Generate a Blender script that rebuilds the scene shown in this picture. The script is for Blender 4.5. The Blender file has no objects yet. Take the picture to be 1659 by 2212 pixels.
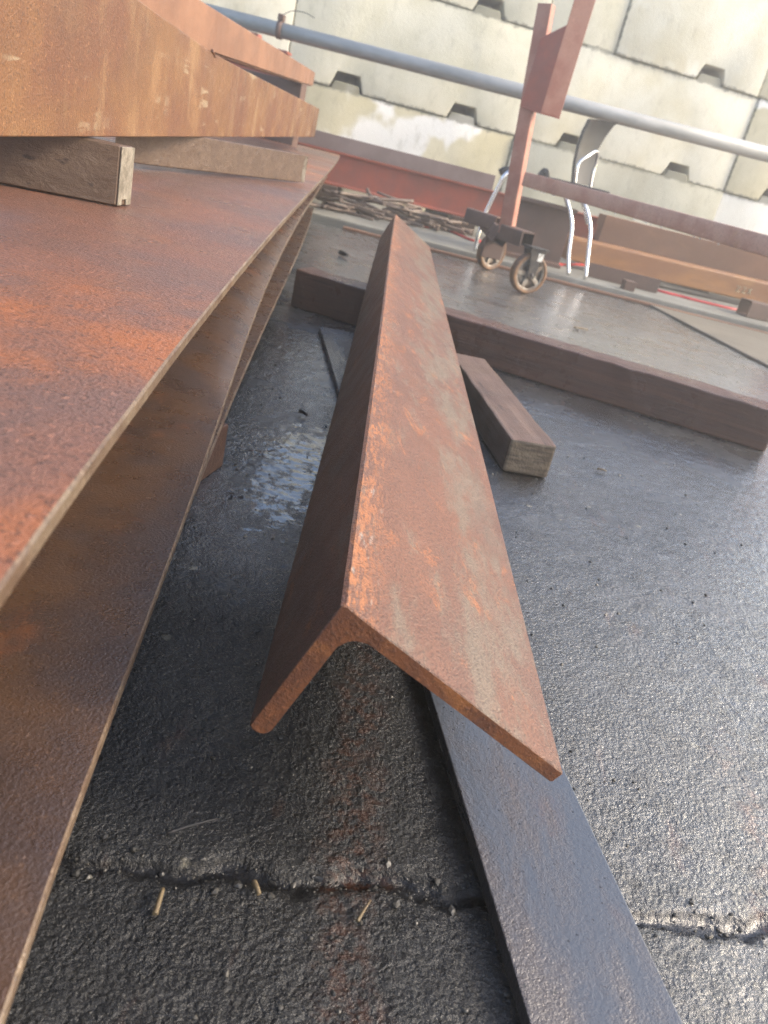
import bpy, bmesh, math, random
import numpy as np
from mathutils import Vector, Matrix
random.seed(7)
C = bpy.context.scene.collection
R = math.radians
V = Vector

# ------------------------------------------------------------------ camera
F_PX, PITCH, ROLL, CAM_H = 1700.0, R(24.5), R(14.3), 0.51      # on a 1659 x 2212 frame
_F = V((0, math.cos(PITCH), -math.sin(PITCH)))
_U0 = V((0, math.sin(PITCH), math.cos(PITCH)))
_R = math.cos(ROLL)*V((1, 0, 0)) + math.sin(ROLL)*_U0
_U = -math.sin(ROLL)*V((1, 0, 0)) + math.cos(ROLL)*_U0
EYE = V((0, 0, CAM_H))
def ray(x, y): return _F + _R*((x-829.5)/F_PX) - _U*((y-1106)/F_PX)
def at_z(x, y, z):                       # the point of the level z seen at a spot of the photo
    d = ray(x, y); return EYE + d*((z-CAM_H)/d.z)
def at_pl(x, y, P, n):
    d = ray(x, y); return EYE + d*((V(P)-EYE).dot(n)/d.dot(n))
def at_y(x, y, Y): return at_pl(x, y, (0, Y, 0), V((0, 1, 0)))

cam = bpy.data.cameras.new('camera'); co = bpy.data.objects.new('camera', cam); C.objects.link(co)
cam.sensor_fit = 'VERTICAL'; cam.sensor_height = 36; cam.lens = 36*F_PX/2212
cam.clip_start = .01; cam.clip_end = 500
cam.dof.use_dof = True; cam.dof.focus_distance = .85; cam.dof.aperture_fstop = 9.0
m = Matrix((_R, _U, -_F)).transposed().to_4x4(); m.translation = EYE
co.matrix_world = m
bpy.context.scene.camera = co

# ------------------------------------------------------------------ materials
class NT:
    def __init__(s, name):
        s.m = bpy.data.materials.new(name); s.m.use_nodes = True
        s.t = s.m.node_tree; s.n = s.t.nodes; s.l = s.t.links
        s.b = s.n['Principled BSDF']
        s.tc = s.n.new('ShaderNodeTexCoord')
    def vec(s, scale=(1, 1, 1), rot=(0, 0, 0), loc=(0, 0, 0)):
        q = s.n.new('ShaderNodeMapping'); s.l.new(s.tc.outputs['Object'], q.inputs[0])
        q.inputs['Scale'].default_value = scale; q.inputs['Rotation'].default_value = rot; q.inputs['Location'].default_value = loc
        return q.outputs[0]
    def noise(s, scale, detail=4, rough=.55, vec=None, dist=0):
        q = s.n.new('ShaderNodeTexNoise'); q.inputs['Scale'].default_value = scale
        q.inputs['Detail'].default_value = detail; q.inputs['Roughness'].default_value = rough
        q.inputs['Distortion'].default_value = dist
        s.l.new(vec or s.tc.outputs['Object'], q.inputs['Vector']); return q.outputs['Fac']
    def voro(s, scale, vec=None, feature='F1'):
        q = s.n.new('ShaderNodeTexVoronoi'); q.feature = feature; q.inputs['Scale'].default_value = scale
        s.l.new(vec or s.tc.outputs['Object'], q.inputs['Vector']); return q.outputs['Distance']
    def ramp(s, fac, a, b, lo=0., hi=1.):
        q = s.n.new('ShaderNodeMapRange'); q.interpolation_type = 'SMOOTHSTEP'
        s.l.new(fac, q.inputs['Value'])
        for k, v in (('From Min', a), ('From Max', b), ('To Min', lo), ('To Max', hi)): q.inputs[k].default_value = v
        return q.outputs[0]
    def mix(s, fac, a, b):
        q = s.n.new('ShaderNodeMix'); q.data_type = 'RGBA'
        if isinstance(fac, (int, float)): q.inputs[0].default_value = fac
        else: s.l.new(fac, q.inputs[0])
        for i, c in ((6, a), (7, b)):
            if isinstance(c, tuple): q.inputs[i].default_value = (*c, 1)
            else: s.l.new(c, q.inputs[i])
        return q.outputs[2]
    def math(s, op, a, b=0., c=None):
        q = s.n.new('ShaderNodeMath'); q.operation = op
        for i, v in enumerate((a, b, c)):
            if v is None: continue
            if isinstance(v, (int, float)): q.inputs[i].default_value = v
            else: s.l.new(v, q.inputs[i])
        return q.outputs[0]
    def axis(s, k):
        q = s.n.new('ShaderNodeSeparateXYZ'); s.l.new(s.tc.outputs['Object'], q.inputs[0]); return q.outputs[k]
    def bump(s, h, strength, dist, prev=None):
        q = s.n.new('ShaderNodeBump'); q.inputs['Strength'].default_value = strength; q.inputs['Distance'].default_value = dist
        s.l.new(h, q.inputs['Height'])
        if prev: s.l.new(prev, q.inputs['Normal'])
        return q.outputs[0]
    def out(s, col=None, rough=None, normal=None, metal=0., spec=.5, coat=0., coat_rough=.1):
        b = s.b
        for k, v in (('Base Color', col), ('Roughness', rough), ('Normal', normal), ('Metallic', metal), ('Specular IOR Level', spec), ('Coat Weight', coat), ('Coat Roughness', coat_rough)):
            if v is None: continue
            if isinstance(v, tuple): b.inputs[k].default_value = (*v, 1)
            elif isinstance(v, (int, float)): b.inputs[k].default_value = v
            else: s.l.new(v, b.inputs[k])
        return s.m

def rust(name, base, alt, orange, big=6, orange_amt=.5, rough=(.38, .6), grain=420, gb=.25, streak=None, spec=.5, speck=.35, dark=(.05, .03, .022)):
    n = NT(name)
    sv = n.vec(streak) if streak else None
    a = n.noise(big, 6, .6, sv)
    c = n.mix(n.ramp(a, .38, .62), base, alt)
    c = n.mix(n.math('MULTIPLY', n.ramp(n.noise(big*.8, 7, .65, n.vec(streak or (1, 1, 1), loc=(7, 3, 1)), .4), .72-.3*orange_amt, .9-.3*orange_amt), .85), c, orange)
    g = n.noise(grain, 3, .7)
    c = n.mix(n.math('MULTIPLY', n.ramp(g, .52, .68), speck), c, dark)
    c = n.mix(n.math('MULTIPLY', n.ramp(n.noise(grain*.6, 2, .6, n.vec(loc=(3, 9, 2))), .6, .75), speck*.8), c, tuple(min(1, x*1.9+.02) for x in base))
    r = n.ramp(n.noise(big*3, 4), .3, .7, *rough)
    nb = n.bump(g, gb, .002)
    nb = n.bump(n.noise(big*4, 3), .12, .004, nb)
    return n.out(c, r, nb, spec=spec)

def ground_mat():
    n = NT('wet_asphalt')
    y = n.axis(1); x = n.axis(0)
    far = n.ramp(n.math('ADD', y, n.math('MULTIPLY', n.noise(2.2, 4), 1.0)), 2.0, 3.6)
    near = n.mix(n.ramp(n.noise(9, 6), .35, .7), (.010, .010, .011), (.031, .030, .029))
    near = n.mix(n.math('MULTIPLY', n.ramp(n.noise(260, 2, .7), .6, .7), .7), near, (.12, .11, .09))
    near = n.mix(n.math('MULTIPLY', n.ramp(n.noise(16, 5, .6, n.vec((1.6, .5, 1), rot=(0, 0, .25))), .6, .74), .6), near, (.10, .034, .012))
    near = n.mix(n.ramp(n.math('ADD', n.voro(12, n.vec(loc=(.3, .1, 0))), n.math('MULTIPLY', n.noise(120, 3, .7), .14)), .15, .11), near, (.17, .155, .115))
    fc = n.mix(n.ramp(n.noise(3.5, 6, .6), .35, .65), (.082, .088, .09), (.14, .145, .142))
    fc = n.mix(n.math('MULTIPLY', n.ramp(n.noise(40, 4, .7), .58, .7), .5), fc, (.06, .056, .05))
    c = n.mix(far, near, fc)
    rr = n.ramp(n.noise(7, 5), .32, .66, .1, .3)
    r = n.math('ADD', rr, n.math('MULTIPLY', far, .12))
    # dirt washed into the joint, and the rust run below the angle
    zz = n.axis(2)
    gl = n.ramp(zz, -.0035, -.0075)
    c = n.mix(n.math('MULTIPLY', gl, .9), c, (.010, .009, .009))
    px = n.math('MULTIPLY', n.math('ADD', x, .155), 8.5); py = n.math('MULTIPLY', n.math('ADD', y, -1.2), 3.2)
    pd = n.math('ADD', n.math('ADD', n.math('MULTIPLY', px, px), n.math('MULTIPLY', py, py)), n.math('MULTIPLY', n.noise(38, 6, .75), 4.2))
    pud = n.math('MAXIMUM', n.math('MULTIPLY', n.ramp(pd, 2.6, 2.2), .92), n.math('MULTIPLY', gl, .55))
    shade_d = n.math('ADD', n.math('SUBTRACT', x, n.math('MULTIPLY', y, -.25)), n.math('MULTIPLY', n.noise(7, 5, .6), .3))
    shade_fac = n.math('MAXIMUM', n.ramp(shade_d, .36, .62, .32, 1.), n.ramp(y, .6, .95))  # shade over the near left ground, put into its colour and gloss
    c = n.mix(n.math('MULTIPLY', n.ramp(shade_fac, .9, .4), .55), c, (.008, .008, .008))
    rx = n.math('ABSOLUTE', n.math('SUBTRACT', n.math('ADD', x, n.math('MULTIPLY', n.noise(14, 4), .08)), n.math('ADD', n.math('MULTIPLY', y, -.09), .125)))
    rm = n.math('MULTIPLY', n.ramp(rx, .035, .004), n.math('MULTIPLY', n.ramp(n.noise(70, 5, .7), .42, .62), n.ramp(y, .95, .6)))
    c = n.mix(n.math('MULTIPLY', rm, .5), c, (.075, .027, .011))
    rx2 = n.math('ABSOLUTE', n.math('SUBTRACT', n.math('ADD', x, n.math('MULTIPLY', n.noise(11, 4), .1)), n.math('ADD', n.math('MULTIPLY', y, .06), .44)))
    c = n.mix(n.math('MULTIPLY', n.math('MULTIPLY', n.ramp(rx2, .03, .004), n.ramp(n.noise(60, 5, .7), .45, .65)), n.math('MULTIPLY', n.ramp(y, .85, .6), .6)), c, (.2, .085, .04))
    g1 = n.noise(180, 4, .75); g2 = n.noise(330, 2, .7); st = n.voro(210)
    hh = n.math('ADD', n.math('MULTIPLY', g1, 1.0), n.math('ADD', n.math('MULTIPLY', g2, .45), n.math('MULTIPLY', st, -.35)))
    fl = n.math('MULTIPLY', n.ramp(y, .55, 2.2, 1., .3), n.math('SUBTRACT', 1., n.math('MULTIPLY', pud, .96)))
    q = n.n.new('ShaderNodeBump'); q.inputs['Distance'].default_value = .0036; n.l.new(fl, q.inputs['Strength']); n.l.new(hh, q.inputs['Height'])
    q2 = n.n.new('ShaderNodeBump'); q2.inputs['Distance'].default_value = .0019; n.l.new(fl, q2.inputs['Strength']); n.l.new(hh, q2.inputs['Height'])
    n.b.inputs['Coat IOR'].default_value = 1.6
    n.l.new(q2.outputs[0], n.b.inputs['Coat Normal'])
    return n.out(c, r, q.outputs[0], spec=n.math('MULTIPLY', shade_fac, .9), coat=n.math('MULTIPLY', n.math('MULTIPLY', n.ramp(n.noise(26, 5, .65), .3, .6, .6, 1.), shade_fac), n.math('SUBTRACT', 1., n.math('MULTIPLY', n.ramp(zz, -.0012, -.0035), .75))), coat_rough=n.ramp(y, .5, 1.4, .13, .07))

def concrete(name, base, stain, pale, amt=.5, seed=0):
    n = NT(name)
    c = n.mix(n.ramp(n.noise(2.2, 6, .6, n.vec((1, 1, .45), loc=(seed, 0, 0))), .35, .68), base, stain)
    c = n.mix(n.math('MULTIPLY', n.ramp(n.noise(1.9, 3, .45, n.vec((1.1, 1, .8), loc=(seed*3+1.7, 0, 5))), .78-.3*amt, .84-.3*amt), .9), c, pale)
    c = n.mix(n.math('MULTIPLY', n.ramp(n.noise(5, 7, .72, n.vec((2.6, 1, .2), loc=(seed, 2, 0))),   .5, .76), .5), c, tuple(x*.6 for x in stain))
    c = n.mix(n.math('MULTIPLY', n.ramp(n.noise(60, 4, .7), .6, .72), .35), c, tuple(x*.5 for x in base))
    if name.startswith('concrete_'):
        up = n.math('ADD', n.axis(1), n.math('MULTIPLY', n.math('SUBTRACT', n.noise(14, 6, .7), .5), .09))
        js = n.math('MAXIMUM', n.ramp(up, .022, .002), n.ramp(up, .722, .75))
        sd = n.math('ADD', n.axis(0), n.math('MULTIPLY', n.math('SUBTRACT', n.noise(17, 5, .7), .5), .06))
        js = n.math('MAXIMUM', js, n.ramp(sd, .012, .0))
        c = n.mix(n.math('MULTIPLY', js, .75), c, (.13, .125, .085))
    nb = n.bump(n.noise(45, 6, .7), .35, .008)
    return n.out(c, .75, nb, spec=.3)

def wood(name, a, b, d, along=(1.5, 30, 30), rough=(.3, .6)):
    n = NT(name)
    v = n.vec(along)
    c = n.mix(n.ramp(n.noise(1.6, 8, .7, v, .6), .35, .65), a, b)
    c = n.mix(n.ramp(n.noise(3.5, 5, .6, v, .3), .58, .72), c, d)
    c = n.mix(n.math('MULTIPLY', n.ramp(n.noise(5, 4, .6), .5, .75), .5), c, tuple(x*.5 for x in a))
    nb = n.bump(n.noise(2.5, 8, .75, v, .5), .5, .006)
    return n.out(c, n.ramp(n.noise(9, 4), .3, .7, *rough), nb, spec=.45)

M = {}
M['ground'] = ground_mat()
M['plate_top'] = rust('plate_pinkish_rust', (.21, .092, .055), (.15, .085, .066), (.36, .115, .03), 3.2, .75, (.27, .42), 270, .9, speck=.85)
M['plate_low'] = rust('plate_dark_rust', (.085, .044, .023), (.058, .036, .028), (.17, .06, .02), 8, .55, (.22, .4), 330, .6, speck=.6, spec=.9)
M['girder'] = rust('girder_ochre_rust', (.19, .092, .034), (.145, .06, .027), (.27, .15, .065), 5, .6, (.42, .62), 300, .8, speck=.75)
def mill_marks(m_):
    n = NT('scrap'); n.m.use_nodes = True; bpy.data.materials.remove(n.m)
    t_ = m_.node_tree; b_ = t_.nodes['Principled BSDF']; src = b_.inputs['Base Color'].links[0].from_socket
    n.t = t_; n.n = t_.nodes; n.l = t_.links; n.tc = [x for x in t_.nodes if x.type == 'TEX_COORD'][0]
    rows = n.ramp(n.noise(1, 4, .6, n.vec((5, 5, 46))), .57, .63)
    dash = n.ramp(n.noise(9, 4, .6, n.vec((1, 1, .2), loc=(2, 5, 1))), .5, .62)
    c = n.mix(n.math('MULTIPLY', n.math('MULTIPLY', rows, dash), .55), src, (.36, .29, .19))
    runs = n.ramp(n.noise(1, 5, .65, n.vec((30, 12, 3.5), loc=(1, 1, 4))), .56, .72)
    c = n.mix(n.math('MULTIPLY', runs, .4), c, (.33, .22, .11))
    dk = n.ramp(n.noise(4, 6, .65, n.vec((1, .6, 1), loc=(8, 1, 4))), .5, .7)
    c = n.mix(n.math('MULTIPLY', dk, .5), c, (.10, .05, .026))
    t_.links.new(c, b_.inputs['Base Color'])
mill_marks(M['girder'])
def bar_mat():
    n = NT('flat_bar_blue_grey_scale')
    a = n.noise(7, 9, .68, n.vec((1, .4, 1)), .5)
    c = n.mix(n.ramp(a, .42, .58), (.06, .066, .078), (.072, .06, .058))
    c = n.mix(n.math('MULTIPLY', n.ramp(n.noise(16, 8, .7, n.vec((1, .5, 1), loc=(3, 1, 0))), .58, .74), .4), c, (.12, .06, .04))
    c = n.mix(n.ramp(n.math('ADD', n.voro(95), n.math('MULTIPLY', n.noise(200, 2), .25)), .26, .2), c, (.02, .017, .016))
    g = n.noise(330, 3, .7)
    c = n.mix(n.math('MULTIPLY', n.ramp(g, .55, .68), .45), c, (.028, .022, .022))
    sm = n.ramp(a, .62, .4)
    q = n.n.new('ShaderNodeBump'); q.inputs['Distance'].default_value = .003
    n.l.new(n.math('SUBTRACT', .7, n.math('MULTIPLY', sm, .5)), q.inputs['Strength']); n.l.new(n.noise(240, 3, .75), q.inputs['Height'])
    return n.out(c, n.ramp(a, .35, .65, .12, .38), q.outputs[0], spec=.9)
M['bar'] = bar_mat()
M['dark_rust'] = rust('dark_brown_rust', (.14, .08, .058), (.11, .066, .05), (.22, .1, .05), 5, .4, (.45, .65), 260, .2)
M['brown_rust'] = rust('brown_rust', (.27, .135, .075), (.2, .098, .055), (.34, .17, .07), 4, .5, (.5, .7), 240, .2, (.4, 1, 1))
M['orange_rust'] = rust('orange_rust', (.33, .145, .042), (.23, .095, .034), (.4, .22, .08), 5, .5, (.45, .65), 240, .2, (.4, 1, 2))
M['red_oxide'] = rust('red_oxide_paint', (.42, .10, .055), (.33, .095, .06), (.46, .16, .08), 6, .4, (.42, .6), 160, .1, speck=.15)
M['pink_oxide'] = rust('faded_oxide_paint', (.46, .225, .155), (.38, .15, .10), (.46, .22, .095), 7, .45, (.38, .55), 160, .12, speck=.2)
M['rail'] = rust('rail_oxide_paint', (.58, .32, .22), (.48, .23, .15), (.5, .26, .13), 8, .5, (.38, .55), 160, .15, speck=.3)
M['mauve'] = rust('mauve_grey_primer', (.27, .195, .175), (.22, .155, .135), (.3, .16, .11), 5, .4, (.45, .6), 160, .1, speck=.15)
M['timber'] = wood('wet_dark_timber', (.075, .038, .027), (.12, .058, .038), (.036, .02, .016), (1.4, 26, 26), (.22, .5))
M['timber_y'] = wood('wet_brown_timber', (.085, .048, .034), (.14, .085, .06), (.04, .024, .018), (26, 1.4, 26), (.3, .55))
M['brown_timber'] = wood('wet_red_brown_timber', (.12, .068, .047), (.18, .11, .078), (.05, .03, .022), (1.6, 26, 26), (.28, .5))
M['plank'] = wood('weathered_grey_brown_timber', (.08, .048, .03), (.115, .074, .048), (.036, .022, .015), (1.6, 26, 26), (.4, .65))
M['endgrain'] = (lambda n: n.out(n.mix(n.ramp(n.noise(60, 6, .7), .35, .65), (.13, .11, .08), (.26, .23, .18)), .7, n.bump(n.noise(140, 4), .5, .003)))(NT('pale_end_grain'))
M['endgrain_dark'] = (lambda n: n.out(n.mix(n.ramp(n.noise(18, 4, .6, n.vec((1, 1, 7))), .35, .65), (.05, .036, .026), (.13, .1, .07)), .6, n.bump(n.noise(120, 4), .6, .003)))(NT('wet_end_grain'))
M['endgrain_rot'] = (lambda n: n.out(n.mix(n.ramp(n.noise(22, 6, .7), .44, .56), (.07, .045, .025), (.19, .165, .13)), .7, n.bump(n.noise(90, 5), .8, .005)))(NT('rotten_end_grain'))
M['galv'] = (lambda n: n.out(n.mix(n.ramp(n.noise(14, 5, .6, n.vec((.3, 1, 1))), .35, .65), (.32, .32, .3), (.42, .415, .39)), n.ramp(n.noise(20, 3), .3, .7, .45, .6), n.bump(n.noise(90, 3), .1, .002), metal=.25))(NT('galvanised_steel'))
M['chrome'] = (lambda n: n.out(n.mix(n.noise(30), (.8, .8, .8), (.7, .7, .7)), .12, metal=1.))(NT('chrome'))
M['black'] = (lambda n: n.out(n.mix(n.noise(20), (.02, .02, .02), (.035, .034, .032)), n.ramp(n.noise(25), .3, .7, .3, .45)))(NT('black_plastic'))
M['iron'] = (lambda n: n.out(n.mix(n.ramp(n.noise(30, 4), .4, .6), (.03, .03, .032), (.07, .06, .055)), .45, n.bump(n.noise(120), .2, .002), metal=.5))(NT('dark_steel'))
M['tyre'] = (lambda n: n.out(n.mix(n.ramp(n.noise(25, 4), .4, .65), (.22, .11, .045), (.11, .065, .04)), .6, n.bump(n.noise(90), .2, .002)))(NT('tan_rubber'))
M['alu'] = (lambda n: n.out(n.mix(n.ramp(n.noise(30, 4), .4, .6), (.3, .27, .23), (.17, .13, .1)), .45, metal=.5))(NT('dirty_cast_rim'))
M['sticker'] = (lambda n: n.out(n.mix(n.ramp(n.noise(60, 3), .45, .6), (.65, .65, .62), (.35, .33, .3)), .5))(NT('white_sticker'))
M['cable'] = (lambda n: n.out(n.mix(n.noise(30), (.65, .045, .035), (.5, .03, .03)), .4))(NT('red_cable_sheath'))
M['chalk'] = (lambda n: n.out(n.mix(n.ramp(n.noise(60, 4), .4, .6), (.3, .3, .2), (.42, .42, .3)), .9))(NT('pale_chalk'))
M['slab'] = concrete('dry_tan_concrete', (.2, .172, .13), (.15, .13, .1), (.24, .21, .165), .3)
M['footing'] = concrete('pale_damp_concrete', (.27, .26, .225), (.19, .18, .15), (.38, .37, .33), .45, 2)
M['stone'] = (lambda n: n.out(n.mix(n.ramp(n.noise(40, 3), .4, .6), (.022, .021, .019), (.085, .078, .065)), .4, n.bump(n.noise(200), .4, .002)))(NT('wet_gravel'))
M['twig'] = wood('wet_straw', (.2, .15, .08), (.12, .085, .05), (.06, .04, .03))
M['rod'] = rust('scrap_rod_rust', (.21, .15, .11), (.13, .09, .068), (.27, .17, .11), 12, .45, (.4, .6), 240, .1)
M['drop'] = (lambda n: n.out(n.mix(n.noise(5), (.9, .9, .9), (.85, .86, .88)), .05, spec=.8))(NT('water_drop'))

def angle_mat():
    n = NT('angle_steel_rust')
    x, y, z = n.axis(0), n.axis(1), n.axis(2)
    st = n.vec((1, .28, 1))
    c = n.mix(n.ramp(n.noise(9, 6, .6, st), .36, .62), (.185, .08, .046), (.145, .068, .044))
    # pale scale patch along the outer half of the wide leg
    band = n.math('MULTIPLY', n.ramp(x, .085, .125), n.ramp(x, .2, .165))
    pm = n.math('ADD', n.noise(16, 12, .8, n.vec((1, .28, 1), loc=(2, 0, 0))), n.math('MULTIPLY', band, .11))
    c = n.mix(n.math('MULTIPLY', n.ramp(pm, .52, .65), .7), c, (.18, .15, .108))
    # orange: slanted hammer-like scratches by the ridge and along the toe
    sl = n.vec((300, 55, 90), rot=(0, 0, R(-32)))
    scr = n.ramp(n.noise(1, 4, .65, sl), .46, .55)
    ridge = n.ramp(n.math('ADD', x, n.math('MULTIPLY', n.noise(14, 3, .6, n.vec((.2, 1, .2))), .06)), .072, .03)
    pos = n.ramp(x, -.002, .003)
    c = n.mix(n.math('MULTIPLY', n.math('MULTIPLY', scr, ridge), n.math('MULTIPLY', pos, .75)), c, (.42, .155, .05))
    c = n.mix(n.math('MULTIPLY', n.ramp(n.noise(24, 10, .78, n.vec((1, .4, 1), loc=(5, 1, 0)), .8), .545, .64), .7), c, (.37, .13, .042))
    sc2 = n.ramp(n.noise(1, 3, .6, n.vec((190, 34, 60), rot=(0, 0, R(-32)), loc=(4, 4, 0))), .63, .7)
    c = n.mix(n.math('MULTIPLY', n.math('MULTIPLY', sc2, ridge), n.math('MULTIPLY', pos, .7)), c, (.36, .34, .3))
    c = n.mix(n.math('MULTIPLY', n.ramp(n.noise(6, 7, .7, n.vec((1, .3, 1), loc=(9, 4, 2))), .5, .7), .55), c, (.10, .05, .036))
    g = n.noise(380, 3, .7)
    c = n.mix(n.math('MULTIPLY', n.ramp(g, .48, .62), .6), c, (.04, .022, .014))
    c = n.mix(n.math('MULTIPLY', n.ramp(n.noise(240, 2, .6, n.vec(loc=(3, 9, 2))), .6, .74), .35), c, (.24, .15, .1))
    nb = n.bump(g, .7, .003)
    nb = n.bump(n.noise(30, 4), .15, .003, nb)
    return n.out(c, n.ramp(n.noise(20, 4), .3, .7, .34, .5), nb, spec=.5)
M['angle'] = angle_mat()
M['cut'] = rust('sawn_rusty_end', (.24, .085, .032), (.16, .06, .03), (.40, .15, .045), 30, .7, (.5, .7), 330, .6, speck=.6)
WALLM = [concrete('concrete_a', (.72, .69, .55), (.6, .57, .42), (.82, .8, .7), .35, 1),
         concrete('concrete_b', (.66, .61, .44), (.54, .49, .32), (.86, .85, .8), .85, 4),
         concrete('concrete_c', (.77, .74, .6), (.66, .61, .44), (.84, .82, .7), .5, 8),
         concrete('concrete_white', (.84, .83, .77), (.76, .74, .65), (.86, .85, .8), .5, 11),
         concrete('concrete_grey', (.52, .51, .41), (.43, .41, .31), (.62, .6, .5), .4, 15)]

# ------------------------------------------------------------------ object helpers
def obj(name, bm, mat, parent=None, loc=None, rot=None, smooth=False):
    me = bpy.data.meshes.new(name); bmesh.ops.recalc_face_normals(bm, faces=bm.faces); bm.to_mesh(me); bm.free()
    for mm in (mat if isinstance(mat, (list, tuple)) else [mat]): me.materials.append(mm)
    if smooth:
        for f in me.polygons: f.use_smooth = True
        me.set_sharp_from_angle(angle=R(35))
    o = bpy.data.objects.new(name, me); C.objects.link(o)
    if parent: o.parent = parent
    if loc is not None: o.location = loc
    if rot is not None: o.rotation_euler = rot
    return o
def tag(o, label, cat, group=None, kind=None):
    if label: o['label'] = label
    if cat: o['category'] = cat
    if group: o['group'] = group
    if kind: o['kind'] = kind
    return o
def thing(name, label, cat, loc=(0, 0, 0), rot=(0, 0, 0), group=None):
    o = bpy.data.objects.new(name, None); C.objects.link(o); o.empty_display_size = .05
    o.location = loc; o.rotation_euler = rot
    return tag(o, label, cat, group)
def BM(): return bmesh.new()
def bevel(bm, off, seg=2, ang=30):
    ed = [e for e in bm.edges if len(e.link_faces) == 2 and e.calc_face_angle(0) > R(ang)]
    bmesh.ops.bevel(bm, geom=ed, offset=off, segments=seg, profile=.6, affect='EDGES', clamp_overlap=True)
    return bm
def box(bm, lo, hi, bev=0, mi=0):
    t = BM()
    v = [t.verts.new((x, y, z)) for x in (lo[0], hi[0]) for y in (lo[1], hi[1]) for z in (lo[2], hi[2])]
    for f in ((0, 1, 3, 2), (4, 6, 7, 5), (0, 4, 5, 1), (2, 3, 7, 6), (0, 2, 6, 4), (1, 5, 7, 3)): t.faces.new([v[i] for i in f])
    bmesh.ops.recalc_face_normals(t, faces=t.faces)
    if bev: bevel(t, bev)
    return join(bm, t, mi)
def join(bm, t, mi=0, mat=None):
    mp = {}
    for v in t.verts: mp[v] = bm.verts.new(mat @ v.co if mat else v.co)
    for f in t.faces:
        g = bm.faces.new([mp[v] for v in f.verts]); g.material_index = mi; g.smooth = f.smooth
    t.free(); return bm
def frame(o, u, v, w):
    mm = Matrix((V(u), V(v), V(w))).transposed().to_4x4(); mm.translation = V(o); return mm
def prism(pts, L, bev=0, seg=2):           # polygon in local x,y pushed along local z
    t = BM()
    a = [t.verts.new((x, y, 0)) for x, y in pts]; b = [t.verts.new((x, y, L)) for x, y in pts]
    t.faces.new(a[::-1]); t.faces.new(b); k = len(pts)
    for i in range(k): t.faces.new((a[i], a[(i+1) % k], b[(i+1) % k], b[i]))
    bmesh.ops.recalc_face_normals(t, faces=t.faces)
    if bev: bevel(t, bev, seg)
    return t
def hollow(w, h, wall, L, bev=.006):       # square tube along local z
    def rr(a, b, r, s=3):
        out = []
        for cx, cy, a0 in ((a-r, b-r, 0), (-a+r, b-r, 90), (-a+r, -b+r, 180), (a-r, -b+r, 270)):
            for i in range(s+1):
                q = R(a0+90*i/s); out.append((cx+r*math.cos(q), cy+r*math.sin(q)))
        return out
    o = rr(w/2, h/2, bev); i_ = rr(w/2-wall, h/2-wall, max(bev-wall, .002)); t = BM(); k = len(o)
    q = [[t.verts.new((x, y, z)) for x, y in p] for p, z in ((o, 0), (o, L), (i_, L), (i_, 0))]
    for a, b in ((0, 1), (1, 2), (2, 3), (3, 0)):
        for i in range(k): t.faces.new((q[a][i], q[a][(i+1) % k], q[b][(i+1) % k], q[b][i]))
    return t
def spline(pts, n):
    P = [V(p) for p in pts]; P = [P[0]*2-P[1]] + P + [P[-1]*2-P[-2]]; out = []
    for i in range(1, len(P)-2):
        for k in range(n):
            t = k/n; a, b, c, d = P[i-1:i+3]
            out.append(.5*((2*b)+(c-a)*t+(2*a-5*b+4*c-d)*t*t+(3*b-a-3*c+d)*t**3))
    return out+[P[-2]]
def tube(bm, pts, r, seg=10, mi=0, r2=None):
    pts = [V(p) for p in pts]; k = len(pts); up = V((0, 0, 1)); rings = []
    nx = None
    for i, p in enumerate(pts):
        d = (pts[min(i+1, k-1)]-pts[max(i-1, 0)]).normalized()
        if nx is None: nx = d.orthogonal().normalized()
        nx = (nx-d*nx.dot(d)).normalized(); ny = d.cross(nx); rad = r if r2 is None else r+(r2-r)*i/(k-1)
        rings.append([bm.verts.new(p+nx*rad*math.cos(2*math.pi*j/seg)+ny*rad*math.sin(2*math.pi*j/seg)) for j in range(seg)])
    for a, b in zip(rings, rings[1:]):
        for j in range(seg):
            f = bm.faces.new((a[j], a[(j+1) % seg], b[(j+1) % seg], b[j])); f.smooth = True; f.material_index = mi
    for q in (rings[0][::-1], rings[-1]): bm.faces.new(q).material_index = mi
    return bm
def lathe(bm, prof, seg=40, mat=None, closed=True, mi=0):   # (radius, height) round local z
    rings = []
    for r_, h in prof: rings.append([(r_*math.cos(2*math.pi*j/seg), r_*math.sin(2*math.pi*j/seg), h) for j in range(seg)])
    vs = [[bm.verts.new(mat @ V(p) if mat else V(p)) for p in q] for q in rings]
    k = len(vs)
    for i in range(k if closed else k-1):
        a, b = vs[i], vs[(i+1) % k]
        for j in range(seg):
            f = bm.faces.new((a[j], a[(j+1) % seg], b[(j+1) % seg], b[j])); f.smooth = True; f.material_index = mi
    return bm
def ibeam_pts(h, w, tf, tw, r=.008):
    a = w/2; b = h/2; c = tw/2
    return [(-a, -b), (a, -b), (a, -b+tf), (c+r, -b+tf), (c, -b+tf+r), (c, b-tf-r), (c+r, b-tf), (a, b-tf), (a, b), (-a, b), (-a, b-tf), (-c-r, b-tf), (-c, b-tf-r), (-c, -b+tf+r), (-c-r, -b+tf), (-a, -b+tf)]

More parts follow.
